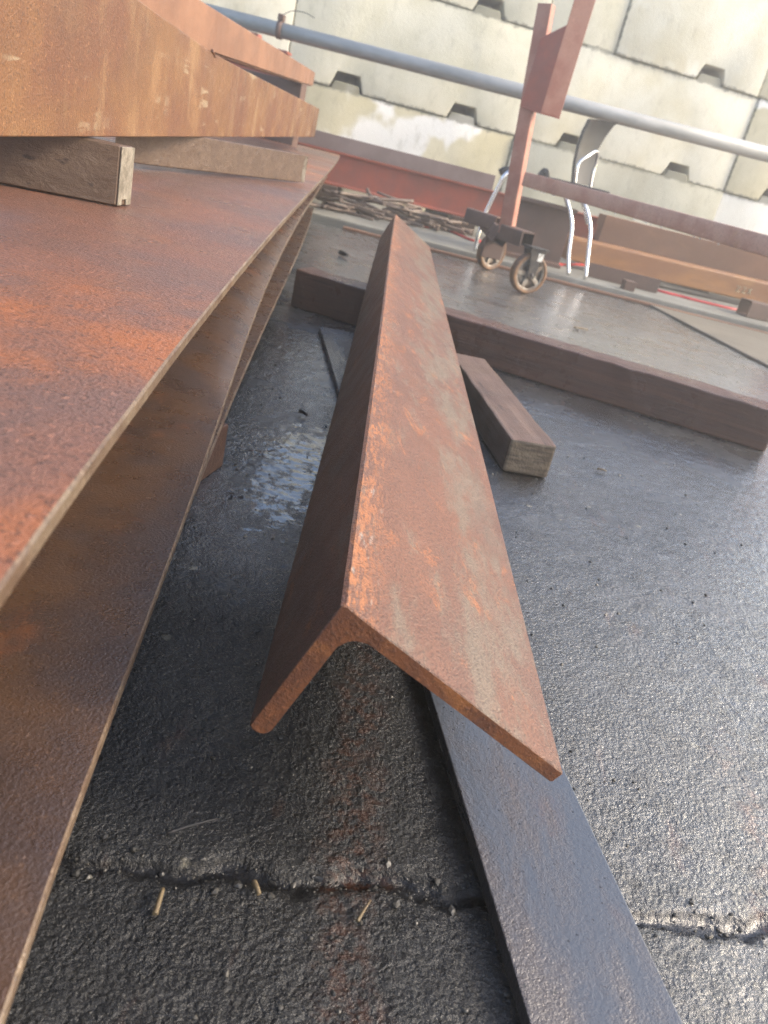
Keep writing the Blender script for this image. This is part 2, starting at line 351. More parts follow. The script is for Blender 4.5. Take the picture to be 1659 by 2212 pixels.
# ------------------------------------------------------------------ ground
def vnoise(x, y, s):
    rs = np.random.RandomState(s); T = rs.rand(256, 256)
    xi = np.floor(x).astype(int); yi = np.floor(y).astype(int); fx = x-xi; fy = y-yi
    fx = fx*fx*(3-2*fx); fy = fy*fy*(3-2*fy)
    g = lambda a, b: T[a % 256, b % 256]
    return (g(xi, yi)*(1-fx)+g(xi+1, yi)*fx)*(1-fy)+(g(xi, yi+1)*(1-fx)+g(xi+1, yi+1)*fx)*fy
def groove_y(x): return .432+.165*(x-.03)+.012*np.sin(x*17)*.4
def ground_h(X, Y):
    fade = np.clip((5.2-Y)/3.2, .12, 1)
    h = (vnoise(X*120, Y*120, 1)-.5)*.0012+(vnoise(X*210, Y*210, 2)-.5)*.0016+(vnoise(X*45, Y*45, 3)-.5)*.0007
    h = h*fade*(.55+.75*vnoise(X*6, Y*6, 4))+(vnoise(X*4, Y*4, 5)-.5)*.004
    d = np.abs(Y-groove_y(X)-(vnoise(X*40, Y*0+3, 6)-.5)*.014-(vnoise(X*130, Y*130, 16)-.5)*.008)
    wid = .006+.010*vnoise(X*14, Y*0, 8)
    g = np.clip(1-d/wid, 0, 1); g = g*g*(3-2*g)
    h = h-.011*g*(.45+.8*vnoise(X*23, Y*23, 31))
    near = np.clip(1-np.abs(Y-groove_y(X))/.03, 0, 1)
    h = np.where(near > 0, np.maximum(h, -.0088+(vnoise(X*12, Y*12, 9)-.5)*.006), h)
    pud = np.exp(-(((X+.155)/.10)**2+((Y-1.22)/.26)**2))     # shallow puddle by the plates
    h = np.where(pud > .12, np.maximum(h, -.0042+.0042*np.clip(pud*1.25-.15, -1, 1)), h)
    return h
xs = np.unique(np.concatenate([np.arange(-60, -4, 8.), np.arange(-4, -.6, .1), np.arange(-.6, .9, .0042), np.arange(.9, 2.0, .02), np.arange(2.0, 6, .2), np.arange(6, 61, 9.)]))
ys = np.unique(np.concatenate([np.arange(-40, -1, 6.), np.arange(-1, .24, .05), np.arange(.24, 1.3, .0040), np.arange(1.3, 2.6, .007), np.arange(2.6, 5.2, .03), np.arange(5.2, 9, .3), np.arange(9, 80, 9.)]))
X, Y = np.meshgrid(xs, ys); Z = ground_h(X, Y)
Z = np.where((X < -1) | (X > 2) | (Y < .1) | (Y > 5.2), -.001, Z)
nx, ny = len(xs), len(ys)
me = bpy.data.meshes.new('ground')
co_ = np.stack([X.ravel(), Y.ravel(), Z.ravel()], 1)
ii = (np.arange(ny-1)[:, None]*nx+np.arange(nx-1)[None, :]).ravel()
fc = np.stack([ii, ii+1, ii+nx+1, ii+nx], 1)
me.vertices.add(len(co_)); me.vertices.foreach_set('co', co_.ravel())
me.loops.add(fc.size); me.loops.foreach_set('vertex_index', fc.ravel().astype(np.int32))
me.polygons.add(len(fc)); me.polygons.foreach_set('loop_start', np.arange(0, fc.size, 4, dtype=np.int32))
me.polygons.foreach_set('use_smooth', np.ones(len(fc), bool))
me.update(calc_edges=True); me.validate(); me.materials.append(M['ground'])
go = bpy.data.objects.new('ground', me); C.objects.link(go); go['kind'] = 'structure'

# raised footing under the wall, and the dry slab on the right
bm = BM(); box(bm, (-7, 0, -.1), (9, 6, .045), .012)
fo = obj('concrete_footing', bm, M['footing'], loc=(0, 4.965, 0), rot=(0, 0, R(2.2))); fo['kind'] = 'structure'
a, b = at_z(1390, 655, 0), at_z(1659, 795, 0)
c = b+(b-a)*1.6
t = prism([(a.x, a.y), (b.x, b.y), (c.x, c.y), (4.2, 2.0), (4.2, 4.99), (2.0, 4.99)], .012, .003, 1)
sl = obj('concrete_slab', t, M['slab'], loc=(0, 0, .0)); sl['kind'] = 'structure'

# ------------------------------------------------------------------ block wall
WY = R(15); WT = V((math.cos(WY), math.sin(WY), 0)); WN = V((math.sin(WY), -math.cos(WY), 0)); WO = V((0, 7.15, 0))
def block(s0, s1, z0, notches, mat, label, jut, h=.748, nubs=True):
    g = .003; p = [(0+g, 0)]
    for c in notches:
        c -= s0
        p += [(c-.135, 0), (c-.09, .118), (c+.09, .118), (c+.135, 0)]
    L = s1-s0-g
    p = [q if q[0] < L-.02 else (L, q[1]) for q in p]
    if p[-1][0] >= L-.02 and p[-1][1] > 0: pass
    elif p[-1][0] < L: p += [(L, 0)]
    p += [(L, h)]
    if nubs:
        for c in reversed(notches):
            c -= s0
            if c+.12 < L: p += [(c+.115, h), (c+.095, h+.055), (c-.095, h+.055), (c-.115, h)]
    p += [(g, h)]
    q = []
    for a_ in p:
        if not q or (abs(a_[0]-q[-1][0])+abs(a_[1]-q[-1][1])) > 1e-4: q.append(a_)
    bm = join(BM(), prism(q, .36, .014, 2)); box(bm, (g+.02, .02, .35), (L-.02, h-.01, .72))
    o = obj('concrete_block', bm, mat, smooth=True)
    w = -WN                                             # local z runs into the wall
    mm = frame(WO+WT*s0+WN*jut+V((0, 0, z0)), WT, V((0, 0, 1)), w)
    o.matrix_world = mm
    tag(o, label, 'concrete block', 'interlocking blocks of the yard wall')
S = [-3.5, -1.61, .29, 2.285, 4.2]
def nt(a_, b_): return [a_+(b_-a_)*.25, a_+(b_-a_)*.755]
rows = [
 (.045, [(S[0], S[1], 4, 'bottom row concrete block mostly hidden behind the stacked rusty plates'), (S[1], S[2], 1, 'tan bottom row concrete block with white splotches left of the red post'),
         (S[2], S[3], 4, 'grey-green bottom row concrete block behind the black chair'), (S[3], S[4], 3, 'bright white bottom row concrete block at the right edge above the rail')]),
 (.795, [(S[0], S[1], 2, 'middle row concrete block behind the upper left end of the pipe'), (S[1], S[2], 0, 'pale grey middle row concrete block with two dark notches left of the red post'),
         (S[2], S[3], 2, 'cream middle row concrete block between the red post and the right joint'), (S[3], S[4], 1, 'middle row concrete block at the right edge with a pale splash, crossed by the pipe')]),
 (1.545, [(S[0], S[1], 0, 'top row concrete block at the far left of the wall'), (S[1], S[2]+.01, 0, 'grey top row concrete block above the pipe, left of the red post'),
          (S[2]+.01, .92, 0, 'short top row concrete block just behind the leaning red arm'), (.92, 2.26, 2, 'stained cream top row concrete block right of the leaning red arm'), (2.26, 4.2, 1, 'top row concrete block in the upper right corner')])]
for z0, bl in rows:
    for s0, s1, mi, lab in bl:
        no = nt(s0, s1)
        if z0 > 1.5 and s1 == .92: no = []
        if z0 > 1.5 and s0 == .92: no = [1.79]
        block(s0, s1, z0, no, WALLM[mi], lab, random.uniform(-.02, .02)+(.018 if s0 == .92 else 0), nubs=z0 < 1.5)

# ------------------------------------------------------------------ the steel angle
D = V((-.0818, 1, 0)).normalized(); AX = V((D.y, -D.x, 0))
def angle_section():
    la, lb, t = .128, .216, .0155; tb = .0125
    A = V((math.cos(R(-111)), math.sin(R(-111)))); B = V((math.cos(R(-29)), math.sin(R(-29))))
    na = V((-A.y, A.x)); nb = V((B.y, -B.x))
    if na.dot(B) < 0: na = -na
    if nb.dot(A) < 0: nb = -nb
    # inner corner of the two offset lines
    den = A.x*B.y-A.y*B.x
    rhs = nb*tb-na*t
    s_ = (rhs.x*B.y-rhs.y*B.x)/den
    K = na*t+A*s_
    pts = [A*.003, B*.003]
    pts += [B*(lb-.0015), B*lb+nb*.0015, B*lb+nb*(tb-.0015), B*(lb-.0015)+nb*tb]
    f = .021
    pB, pA = K+B*f, K+A*f
    for i in range(9):
        u = i/8; pts.append(pB*(1-u)**2+K*2*u*(1-u)+pA*u*u)
    e = A*la; r_ = t*.55
    c1 = e+na*t
    for i in range(6):
        u = i/5; pts.append((c1-A*r_)*(1-u)**2+c1*2*u*(1-u)+(c1-na*r_)*u*u)
    pts += [e+na*.003-A*.0005, e-A*.003]
    return [(p.x, p.y) for p in pts]
sec = angle_section(); bm = BM(); N = 60; LEN = 3.38; rings = []
for i in range(N+1):
    y = LEN*i/N; w1 = math.sin(y*2.3)*.0009*min(1, y)
    rings.append([bm.verts.new((p[0]+w1, y, p[1]+w1*.5)) for p in sec])
k = len(sec)
for a_, b_ in zip(rings, rings[1:]):
    for j in range(k): bm.faces.new((a_[j], a_[(j+1) % k], b_[(j+1) % k], b_[j]))
bm.faces.new(rings[0]).material_index = 1; bm.faces.new(rings[-1][::-1])
ed = [e for e in bm.edges if all(v in set(rings[0]) for v in e.verts)]
bmesh.ops.bevel(bm, geom=ed, offset=.0009, segments=1, affect='EDGES')
o = obj('steel_angle', bm, [M['angle'], M['cut']], smooth=True, loc=(-.0115, .45, .2325), rot=(0, 0, math.atan2(-D.x, D.y)))
tag(o, 'long rusty unequal steel angle lying ridge up across the timbers in the centre', 'steel angle')

# flat bar under it
a, b = at_z(905, 1490, .0), at_z(685, 716, .0)
d = (b-a).normalized(); a2 = a-d*.75; L = (b-a2).length
bm = BM(); box(bm, (0, 0, .0), (.115, L, .0145), .0012)
o = obj('flat_bar', bm, M['bar'], loc=(a2.x+.004, a2.y, .0015), rot=(0, 0, math.atan2(-d.x, d.y)))
tag(o, 'wide grey-brown flat steel bar lying on the ground beneath the angle', 'flat bar')

# ------------------------------------------------------------------ timbers on the ground
def timber(name, p0, p1, w, h, mat, emat, label, z=0., right=-1, cat='timber', bev=.005, rough=.0):
    d_ = V((p1.x-p0.x, p1.y-p0.y, 0)); L_ = d_.length; d_.normalize()
    bm = BM(); t = BM(); n = max(2, int(L_/.05)); rings = []
    for i in range(n+1):
        x = L_*i/n; rings.append([t.verts.new((x, yy*w+random.uniform(-rough, rough), zz*h+random.uniform(-rough, rough)*(zz > 0))) for yy, zz in ((0, 0), (1, 0), (1, 1), (0, 1))])
    for a_, b_ in zip(rings, rings[1:]):
        for j in range(4): t.faces.new((a_[j], a_[(j+1) % 4], b_[(j+1) % 4], b_[j]))
    t.faces.new(rings[0]); t.faces.new(rings[-1][::-1]); bmesh.ops.recalc_face_normals(t, faces=t.faces)
    bevel(t, bev, 2, 60); join(bm, t)
    for f in bm.faces:
        if abs(f.normal.x) > .9: f.material_index = 1
    bm.normal_update()
    for f in bm.faces:
        if abs(f.normal.x) > .9: f.material_index = 1
    o_ = obj(name, bm, [mat, emat], loc=(p0.x, p0.y, z), rot=(0, 0, math.atan2(d_.y, d_.x)))
    return tag(o_, label, cat)
timber('timber', V((-.437, 2.425, 0)), V((.957, 2.105, 0)), .115, .112, M['timber'], M['endgrain_dark'], 'long thick dark wet timber lying across behind the short block, under the angle', .001, rough=.0018)
p1 = at_z(1083, 1018, 0); q1 = at_z(1187, 1023, 0)
dd = (at_z(1100, 970, .07)-at_z(975, 785, .07)); dd.z = 0; dd.normalize()
bk = p1-dd*.62
# axis runs from the far end to the near end
s_ = V((bk.x, bk.y, 0)); e_ = V((p1.x, p1.y, 0))
timber('timber', s_+(V((-dd.y, dd.x, 0))*0), e_, .094, .068, M['brown_timber'], M['endgrain_dark'], 'short square brown timber with its cut end towards us, right of the angle', .001, rough=.001)

# ------------------------------------------------------------------ plates on the left
def plate(name, edge, width, th, mat, label, wob=.0004, lip=lambda y: 0.):
    pts = edge; bm = BM(); rings = []
    for i, p in enumerate(pts):
        j = random.uniform(-wob, wob)
        d_ = (pts[min(i+1, len(pts)-1)]-pts[max(i-1, 0)]); nrm = V((-d_.y, d_.x, 0)).normalized()
        e = p+nrm*(-j*.5); ch = .0016
        k1 = V((0, 0, lip(p.y)))
        q = [e+V((0, 0, -ch)), e+nrm*ch, p+nrm*.03+k1*.55, p+nrm*.07+k1, p+nrm*.12+k1*1.1, p+nrm*width+k1*1.1]
        lo = [p+nrm*width+V((0, 0, -th))+k1*1.1, p+nrm*.07+V((0, 0, -th))+k1, e+nrm*ch+V((0, 0, -th)), e+V((0, 0, -th+ch))]
        rings.append([bm.verts.new(v) for v in q+lo])
    for a_, b_ in zip(rings, rings[1:]):
        for j in range(len(a_)):
            f = bm.faces.new((a_[j], a_[(j+1) % len(a_)], b_[(j+1) % len(a_)], b_[j])); f.smooth = True
            f.material_index = 1 if j in (0, 8, 9) else 0
    bm.faces.new(rings[0]); bm.faces.new(rings[-1][::-1])
    o_ = obj(name, bm, [mat, M['edge']] , smooth=True)
    return tag(o_, label, 'steel plate', 'steel plates stacked on the left')
M['edge'] = rust('worn_plate_edge', (.17, .125, .085), (.11, .07, .045), (.22, .1, .04), 22, .5, (.3, .45), 240, .6, speck=.6)
def edge_at(px, ext):
    pts = [at_z(x, y, z) for x, y, z in px]; d_ = (pts[2]-pts[0]); d_.z = 0; d_.normalize()
    yy = np.array([p.y for p in pts]); t = np.log(yy+.25)                # a fair curve through the read points
    k_ = 4 if len(pts) < 9 else 6; fx = np.polyfit(t, [p.x/(p.y+.25) for p in pts], k_); fz = np.polyfit(t, [p.z for p in pts], k_)
    out = [V((float(np.polyval(fx, u)*math.exp(u)), math.exp(u)-.25, float(np.polyval(fz, u)))) for u in np.linspace(t[0], t[-1], 26)]
    d_ = out[0]-out[1]; d_.z = 0; d_.normalize()
    return [out[0]+d_*ext*k/6 for k in range(6, 0, -1)]+out
eu = edge_at([(0, 1270, .33), (200, 990, .332), (410, 722, .336), (490, 617, .339), (550, 541, .343), (640, 449, .352), (700, 380, .364), (735, 335, .376)], .6)
el = edge_at([(45, 2090, .1), (160, 1750, .1), (300, 1400, .1), (400, 1110, .1), (490, 850, .102), (560, 665, .112), (620, 520, .145), (660, 452, .17), (700, 392, .2), (720, 362, .215)], .3)
et = edge_at([(460, 965, .085), (500, 872, .085), (560, 728, .085), (608, 630, .085), (640, 555, .085), (678, 450, .085)], 1.2)
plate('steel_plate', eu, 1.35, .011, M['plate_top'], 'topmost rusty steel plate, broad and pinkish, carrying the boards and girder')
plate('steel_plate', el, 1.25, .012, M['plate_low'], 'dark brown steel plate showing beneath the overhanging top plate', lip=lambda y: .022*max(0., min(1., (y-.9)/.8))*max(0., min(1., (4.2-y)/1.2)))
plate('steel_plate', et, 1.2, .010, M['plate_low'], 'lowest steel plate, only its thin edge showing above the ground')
# bearers that carry the plates
def bearer(x0, x1, y, z0, z1, label, mat='timber'):
    bm = BM(); box(bm, (x0, -.05, 0), (x1, .05, z1-z0), .004)
    tag(obj('bearer', bm, M[mat], loc=(0, y, z0), rot=(0, 0, R(-8))), label, 'bearer')
bearer(-1.4, -.275, 1.05, .0, .072, 'wet timber bearer poking out beneath the lowest plate on the left')
bearer(-1.6, -.75, 3.6, .0, .072, 'hidden far timber bearer beneath the lowest plate')
bearer(-1.5, -.62, .75, .118, .318, 'deep timber packer between the dark plate and the top plate, near end')
bearer(-1.7, -.98, 3.2, .20, .34, 'deep timber packer between the dark plate and the top plate, far end')

# two boards on edge on the top plate, girder web standing on them
gn = at_z(0, 297, .425); gf = V((-.866, 4.8, .451))
gd = V((gf.x-gn.x, gf.y-gn.y, 0)).normalized(); gnorm = V((gd.y, -gd.x, 0))
def plate_z(y):
    for a_, b_ in zip(eu, eu[1:]):
        if a_.y <= y <= b_.y: return a_.z+(b_.z-a_.z)*(y-a_.y)/(b_.y-a_.y)
    return eu[-1].z
def girder_z(y): return gn.z+(gf.z-gn.z)*(y-gn.y)/(gf.y-gn.y)
pr = []
for x, y in ((300, 0), (460, 115), (560, 168), (690, 235)):
    q = at_pl(x, y, gn, gnorm); pr.append(((q-gn).dot(gd), q.z))
e0 = -1.3; top = [(e0, pr[0][1]+.06)]+pr
Lg = pr[-1][0]
poly = [(a_, b_-gn.z) for a_, b_ in [(e0, gn.z+(gf.z-gn.z)*(e0)/3.96), (Lg, at_pl(690, 297, gn, gnorm).z)]+top[::-1]]
t = BM(); f0 = []
bmx = prism(poly, .014, .0015, 1)
gr = thing('tapered_girder', 'large ochre-rusty tapered girder web standing on edge on boards', 'girder', (gn.x, gn.y, gn.z))
mm = frame((0, 0, 0), gd, V((0, 0, 1)), -gnorm)
web = BM(); join(web, bmx, 0, mm); obj('web', web, M['girder'], gr)
# thin weld bead at the splice, and the pale mill scratches along the face
sp = pr[1][0]; b0 = BM()
tube(b0, [gd*(sp-.012)+V((0, 0, pr[1][1]+.004-gn.z)), gd*(sp+.02)+V((0, 0, pr[1][1]-.004-gn.z))], .003, 6)
obj('weld_bead', b0, M['girder'], gr)
def board(px_bot, px_end, px_back, label, mat, end_mat):
    zz = plate_z(at_z(*px_bot, .335).y)
    e = at_z(*px_bot, zz); f_ = at_z(*px_end, zz); b_ = at_z(*px_back, zz); d_ = (e-b_); d_.z = 0; d_.normalize()
    h = girder_z(e.y)-zz-.003
    o_ = thing('board', label, 'board', (e.x, e.y, zz+.001), (0, 0, 0), 'boards packed under the girder')
    f_ = f_-e; f_.z = 0; q = -d_*.62
    t = prism([(0, 0), (f_.x, f_.y), (f_.x+q.x, f_.y+q.y), (q.x, q.y)], h, .002, 1); obj('board_body', t, mat, o_)
    w_ = f_.length; u = f_.normalized(); nn = V((u.y, -u.x, 0))
    t = prism([(.001, .001), (w_*.3, .001), (w_*.3, h*.11), (w_*.62, h*.11), (w_*.62, .001), (w_-.001, .001), (w_-.001, h-.001), (.001, h-.001)], .002, .0007, 1)
    b2 = BM(); join(b2, t, 0, frame(nn*.0003, u, V((0, 0, 1)), nn)); obj('end_face', b2, end_mat, o_)
    return o_
board((250, 447), (279, 445), (0, 398), 'brown board on edge with pale end, nearer of the two under the girder', M['plank'], M['endgrain'])
board((600, 388), (656, 396), (285, 352), 'grey-brown board with a rotten dark end, farther of the two under the girder', M['plank'], M['endgrain_rot'])

# second channel behind the girder and the red trestle carrying the pipe
cn = gn-gnorm*.13
def onp(x, y): q = at_pl(x, y, cn, gnorm); return ((q-cn).dot(gd), q.z)
E1, E2 = onp(681, 157), onp(676, 186); T1 = onp(430, 0); B1 = onp(494, 124)
sT = (E1[1]-T1[1])/(E1[0]-T1[0]); sB = (E2[1]-B1[1])/(E2[0]-B1[0]); s0 = T1[0]-1.2
poly = [(s0, B1[1]+sB*(s0-B1[0])), E2, E1, (s0, T1[1]+sT*(s0-T1[0]))]
ch = thing('tapered_channel', 'dull brown tapered steel channel lying behind the ochre girder', 'channel', (cn.x, cn.y, 0))
w3 = BM(); join(w3, prism(poly, .01, .0015, 1), 0, frame((0, 0, 0), gd, V((0, 0, 1)), -gnorm)); obj('web', w3, M['brown_rust'], ch)
zt = lambda s: E1[1]+sT*(s-E1[0]); zb = lambda s: E2[1]+sB*(s-E2[0])
for nm, zf in (('flange', zt), ('flange', zb)):
    p = [(s0, zf(s0)-.006), (E2[0]-.02, zf(E2[0]-.02)-.006), (E2[0]-.02, zf(E2[0]-.02)+.004), (s0, zf(s0)+.004)]
    w3 = BM(); join(w3, prism(p, .08, .001, 1), 0, frame(-gnorm*.0105, gd, V((0, 0, 1)), -gnorm)); obj(nm, w3, M['brown_rust'], ch)
# packing stand under the channel
qb = cn+gd*(E2[0]-.45)
t0 = BM(); box(t0, (-.6, -.05, .36), (.02, .05, zb(E2[0]-.45)-.004), .004)
tag(obj('packing_block', t0, M['dark_rust'], loc=(qb.x-.02, qb.y, 0), rot=(0, 0, R(-6))), 'dark steel packing block in the gap between girder and channel', 'packing block')
bm = BM()
def trestle(x, label):
    o_ = thing('pipe_trestle', label, 'trestle', (x, 5.72, .045), (0, 0, 0), 'red trestles under the pipe')
    b0 = BM(); box(b0, (-.55, -.01, .25), (0, .01, .82), .003); obj('web', b0, M['red_oxide'], o_)
    b0 = BM(); box(b0, (-.56, -.07, .821), (.004, .07, .835), .002); obj('flange', b0, M['red_oxide'], o_)
    b0 = BM(); box(b0, (-.3, -.05, .8355), (-.2, .05, .891), .003); obj('saddle', b0, M['red_oxide'], o_)
    for xx in (-.5, -.05):
        b0 = BM(); box(b0, (xx-.03, -.045, 0), (xx+.03, -.011, .8), .004); obj('leg', b0, M['red_oxide'], o_)
    return o_
xr = at_y(620, 110, 5.66).x
trestle(xr, 'dark red oxide trestle under the left part of the pipe')
trestle(2.9, 'red oxide trestle carrying the right end of the pipe beyond the rail')
pz = .98
pi = thing('galvanised_pipe', 'long grey galvanised pipe running in front of the block wall', 'pipe', (0, 5.62, pz))
b0 = BM(); lathe(b0, [(.044, -2.6), (.044, 3.2), (.038, 3.2), (.038, -2.6)], 32, Matrix.Rotation(R(90), 4, 'Y')); obj('pipe_body', b0, M['galv'], pi)
xc = at_y(606, 55, 5.62).x
b0 = BM(); lathe(b0, [(.0445, -.016), (.051, -.016), (.051, .016), (.0445, .016)], 28, Matrix.Translation((xc, 0, 0)) @ Matrix.Rotation(R(90), 4, 'Y'))
box(b0, (xc-.018, -.03, .05), (xc+.018, .03, .085), .003); obj('pipe_clamp', b0, M['dark_rust'], pi)
b0 = BM(); tube(b0, spline([(xc, 0, .08), (xc+.06, -.01, .115), (xc+.14, 0, .125), (xc+.2, .01, .11)], 6), .0022, 6); obj('tie_wire', b0, M['iron'], pi)

# ------------------------------------------------------------------ long beams at the wall foot
BY = R(9)
def beam(name, label, mat, pts, L, loc, rz, cat='steel beam', partlist=None):
    o_ = obj(name, join(BM(), prism(pts, L, .0015, 1), 0, frame((0, 0, 0), V((0, -1, 0)), V((0, 0, 1)), V((1, 0, 0)))), mat, loc=loc, rot=(0, 0, rz))
    return tag(o_, label, cat, kind='thing')
for x, lab in ((-1.0, 'wooden packer under the red beam, hidden behind the rod heap'), (.02, 'short grey-brown wooden block under the red beam beside the rods'), (1.9, 'wooden packer under the right part of the red beam')):
    b0 = BM(); box(b0, (-.09, -.14, 0), (.09, .1, .105), .006)
    tag(obj('packing_block', b0, M['plank'], loc=(x, 6.27+math.tan(BY)*x, .045), rot=(0, 0, BY)), lab, 'packing block')
beam('red_beam', 'long red oxide steel beam along the wall foot, on wooden packers', M['red_oxide'], ibeam_pts(.225, .1, .012, .010), 4.6, (-1.75, 6.25-1.75*math.tan(BY), .151+.1125), BY)
beam('grey_beam', 'mauve-grey steel beam lying on top of the red beam below the wall', M['mauve'], [(-.11, -.05), (.05, -.05), (.05, .05), (-.03, .05), (-.03, -.036), (-.11, -.036)], 1.95, (-1.75, 6.25-1.75*math.tan(BY), .264+.1125+.0505), BY)
OY = R(17)
def ray_y(x, y, Y): return at_y(x, y, Y)
o1 = beam('orange_tube', 'orange-rusty square steel tube with rounded edges, lowest at right', M['orange_rust'], [(a_[0], a_[1]) for a_ in [(.068, -.075), (.075, -.068), (.075, .058), (.071, .068), (.062, .075), (-.068, .075), (-.075, .068), (-.075, -.068), (-.068, -.075)]], 3.4, (.745, 5.66, .165), OY, 'steel tube')
# pale chalk scrawl on its face
b0 = BM()
for st in ([(0, .02), (.03, .022), (.003, -.018), (.034, -.016)], [(.05, .02), (.08, .022), (.053, -.018), (.084, -.016)], [(.1, .02), (.128, -.018)], [(.126, .021), (.1, -.017)]):
    tube(b0, [(1.32+x, -.0755, z-.012) for x, z in st], .0032, 5)
obj('chalk_mark', b0, M['chalk'], o1)
b0 = BM()
for x in (.35, 1.5): box(b0, (x, -.06, -.120), (x+.09, .06, -.0755), .004)
for x, lab in ((1.15, 'low steel packer under the left of the orange tube'), (2.3, 'low steel packer under the right of the orange tube')):
    b1 = BM(); box(b1, (-.05, -.05, 0), (.05, .06, .044), .003)
    tag(obj('packing_block', b1, M['dark_rust'], loc=(x, 5.68+math.tan(OY)*(x-.745), .045), rot=(0, 0, OY)), lab, 'packing block')
b0.free()
beam('brown_beam', 'brown rusty steel beam with an overhanging top lip, behind and above the orange tube', M['brown_rust'], [(-.035, -.12), (.08, -.12), (.08, .12), (-.075, .12), (-.08, .115), (-.08, .05), (-.075, .045), (-.035, .045)], 2.6, (.99, 6.13, .288), R(10), 'steel beam')
for x in (1.5, 2.6):
    b1 = BM(); box(b1, (-.03, -.03, 0), (.03, .05, .121), .003)
    tag(obj('packing_block', b1, M['dark_rust'], loc=(x, 6.16+math.tan(R(10))*(x-.99), .045), rot=(0, 0, R(10))), 'tall steel packer behind the orange tube, %s' % ('left one' if x < 2 else 'right one'), 'packing block')
# stub of heavy beam behind the post
st = at_y(1213, 570, 5.28)
hb = beam('beam_stub', 'short dark brown steel beam stub standing between the red post and chair legs', M['dark_rust'], ibeam_pts(.36, .16, .022, .014), .42, (st.x-.42, 5.36, .046+.18), R(5))

# steel edging, cable, small offcuts
b0 = BM(); box(b0, (-.62, -.03, 0), (3.4, .012, .016), .003)
a = at_z(743, 495, 0)
eb = obj('steel_edging', b0, M['brown_rust'], loc=(-.03, 4.915, .001), rot=(0, 0, R(2.2)))
tag(eb, 'thin brown steel strip lying along the edge of the pale concrete footing', 'steel strip')
cb = [(862, 478), (905, 487), (960, 495), (1020, 519), (1055, 524), (1120, 552), (1190, 570), (1270, 574), (1350, 602), (1420, 627), (1470, 640), (1500, 648), (1580, 667), (1640, 678), (1720, 700)]
pts = []
for x, y in cb:
    q = at_z(x, y, .0515)
    yy = max(5.03, q.y*.95); q = at_y(x, y, q.y)
    pts.append(q)
b0 = BM(); tube(b0, spline(pts, 6), .0095, 8)
tag(obj('cable', b0, M['cable'], smooth=True), 'red cable snaking along the concrete footing', 'cable')
def offcut(px, sz, rz, mat, label, name='steel_offcut', z=.045, hollow_=False):
    q = at_z(*px, z); b_ = BM()
    if hollow_: join(b_, hollow(sz[1], sz[2], .006, sz[0], .006), 0, frame((-sz[0]/2, 0, sz[2]/2), V((0, 1, 0)), V((0, 0, 1)), V((1, 0, 0))))
    else: box(b_, (-sz[0]/2, -sz[1]/2, 0), (sz[0]/2, sz[1]/2, sz[2]), .003)
    tag(obj(name, b_, mat, loc=(q.x, q.y+sz[1]/2, z+.001), rot=(0, 0, R(rz))), label, 'steel offcut')
offcut((1632, 690), (.17, .13, .1), 14, M['dark_rust'], 'brown square tube offcut on the footing at the right edge', hollow_=True)
offcut((1356, 628), (.07, .07, .055), 8, M['dark_rust'], 'small brown box offcut with the red cable over it')
b0 = BM(); box(b0, (-.25, -.006, 0), (.22, .006, .085), .002); box(b0, (-.25, .006, 0), (.22, .07, .01), .002)
q = at_z(1352, 615, .045)
tag(obj('angle_offcut', b0, M['dark_rust'], loc=(q.x-.03, q.y-.08, .046), rot=(0, 0, R(4))), 'dark angle iron offcut in front of the orange tube', 'steel offcut')

# heap of scrap rods
rg = random.Random(3)
A_, B_ = at_z(690, 452, .045), at_z(975, 502, .045)
for i in range(84):
    u = rg.random(); c0 = A_.lerp(B_, u); hgt = .15*(1-abs(u-.42)*1.25); L = rg.uniform(.16, .42); an = rg.gauss(.35, .7) if rg.random() < .75 else rg.uniform(-1.5, 1.5)
    z = .054+rg.random()**1.3*max(.02, hgt); c0 = V((c0.x, c0.y+rg.uniform(-.02, .26)-z*.3, z))
    d_ = V((math.cos(an), math.sin(an), rg.uniform(-.18, .18)*(z > .09))); sd = V((-d_.y, d_.x, 0)); bd = rg.uniform(-.06, .06)
    pp = spline([c0-d_*L/2, c0+sd*bd-d_*L*.12, c0+sd*bd*.7+d_*L*.2, c0+d_*L/2], 4)
    for p_ in pp: p_.z = max(p_.z, .052)
    b0 = BM(); tube(b0, pp, rg.uniform(.007, .0125), 7)
    tag(obj('scrap_rod', b0, M['rod']), 'thin grey-brown scrap rod in the tangled heap below the red beam', 'scrap rod', 'heap of scrap rods')

# ------------------------------------------------------------------ red frame on casters
FR = thing('wheeled_frame', 'red oxide welded steel frame with post and rail on tan-tyred casters', 'frame', (.26, 4.42, 0))
def W2L(p): return V(p)-V((.26, 4.42, 0))
def member(name, p0, p1, w, d_, mat, parent, wall=.005, roll=0):
    p0, p1 = V(p0), V(p1); z = (p1-p0).normalized(); x = V((0, -1, 0)).cross(z)
    if x.length < .2: x = V((1, 0, 0))
    x = (x-z*x.dot(z)).normalized(); y = z.cross(x)
    q = Matrix.Rotation(roll, 3, z); x = q @ x; y = q @ y
    b_ = BM(); join(b_, hollow(w, d_, wall, (p1-p0).length, .006), 0, frame(p0, x, y, z))
    return obj(name, b_, mat, parent, smooth=True)
pb, pt = at_y(1098, 487, 4.42), at_y(1181, 10, 4.42)
member('post', W2L(pb-V((0, 0, .04))), W2L(pt), .072, .06, M['pink_oxide'], FR, roll=R(-24))
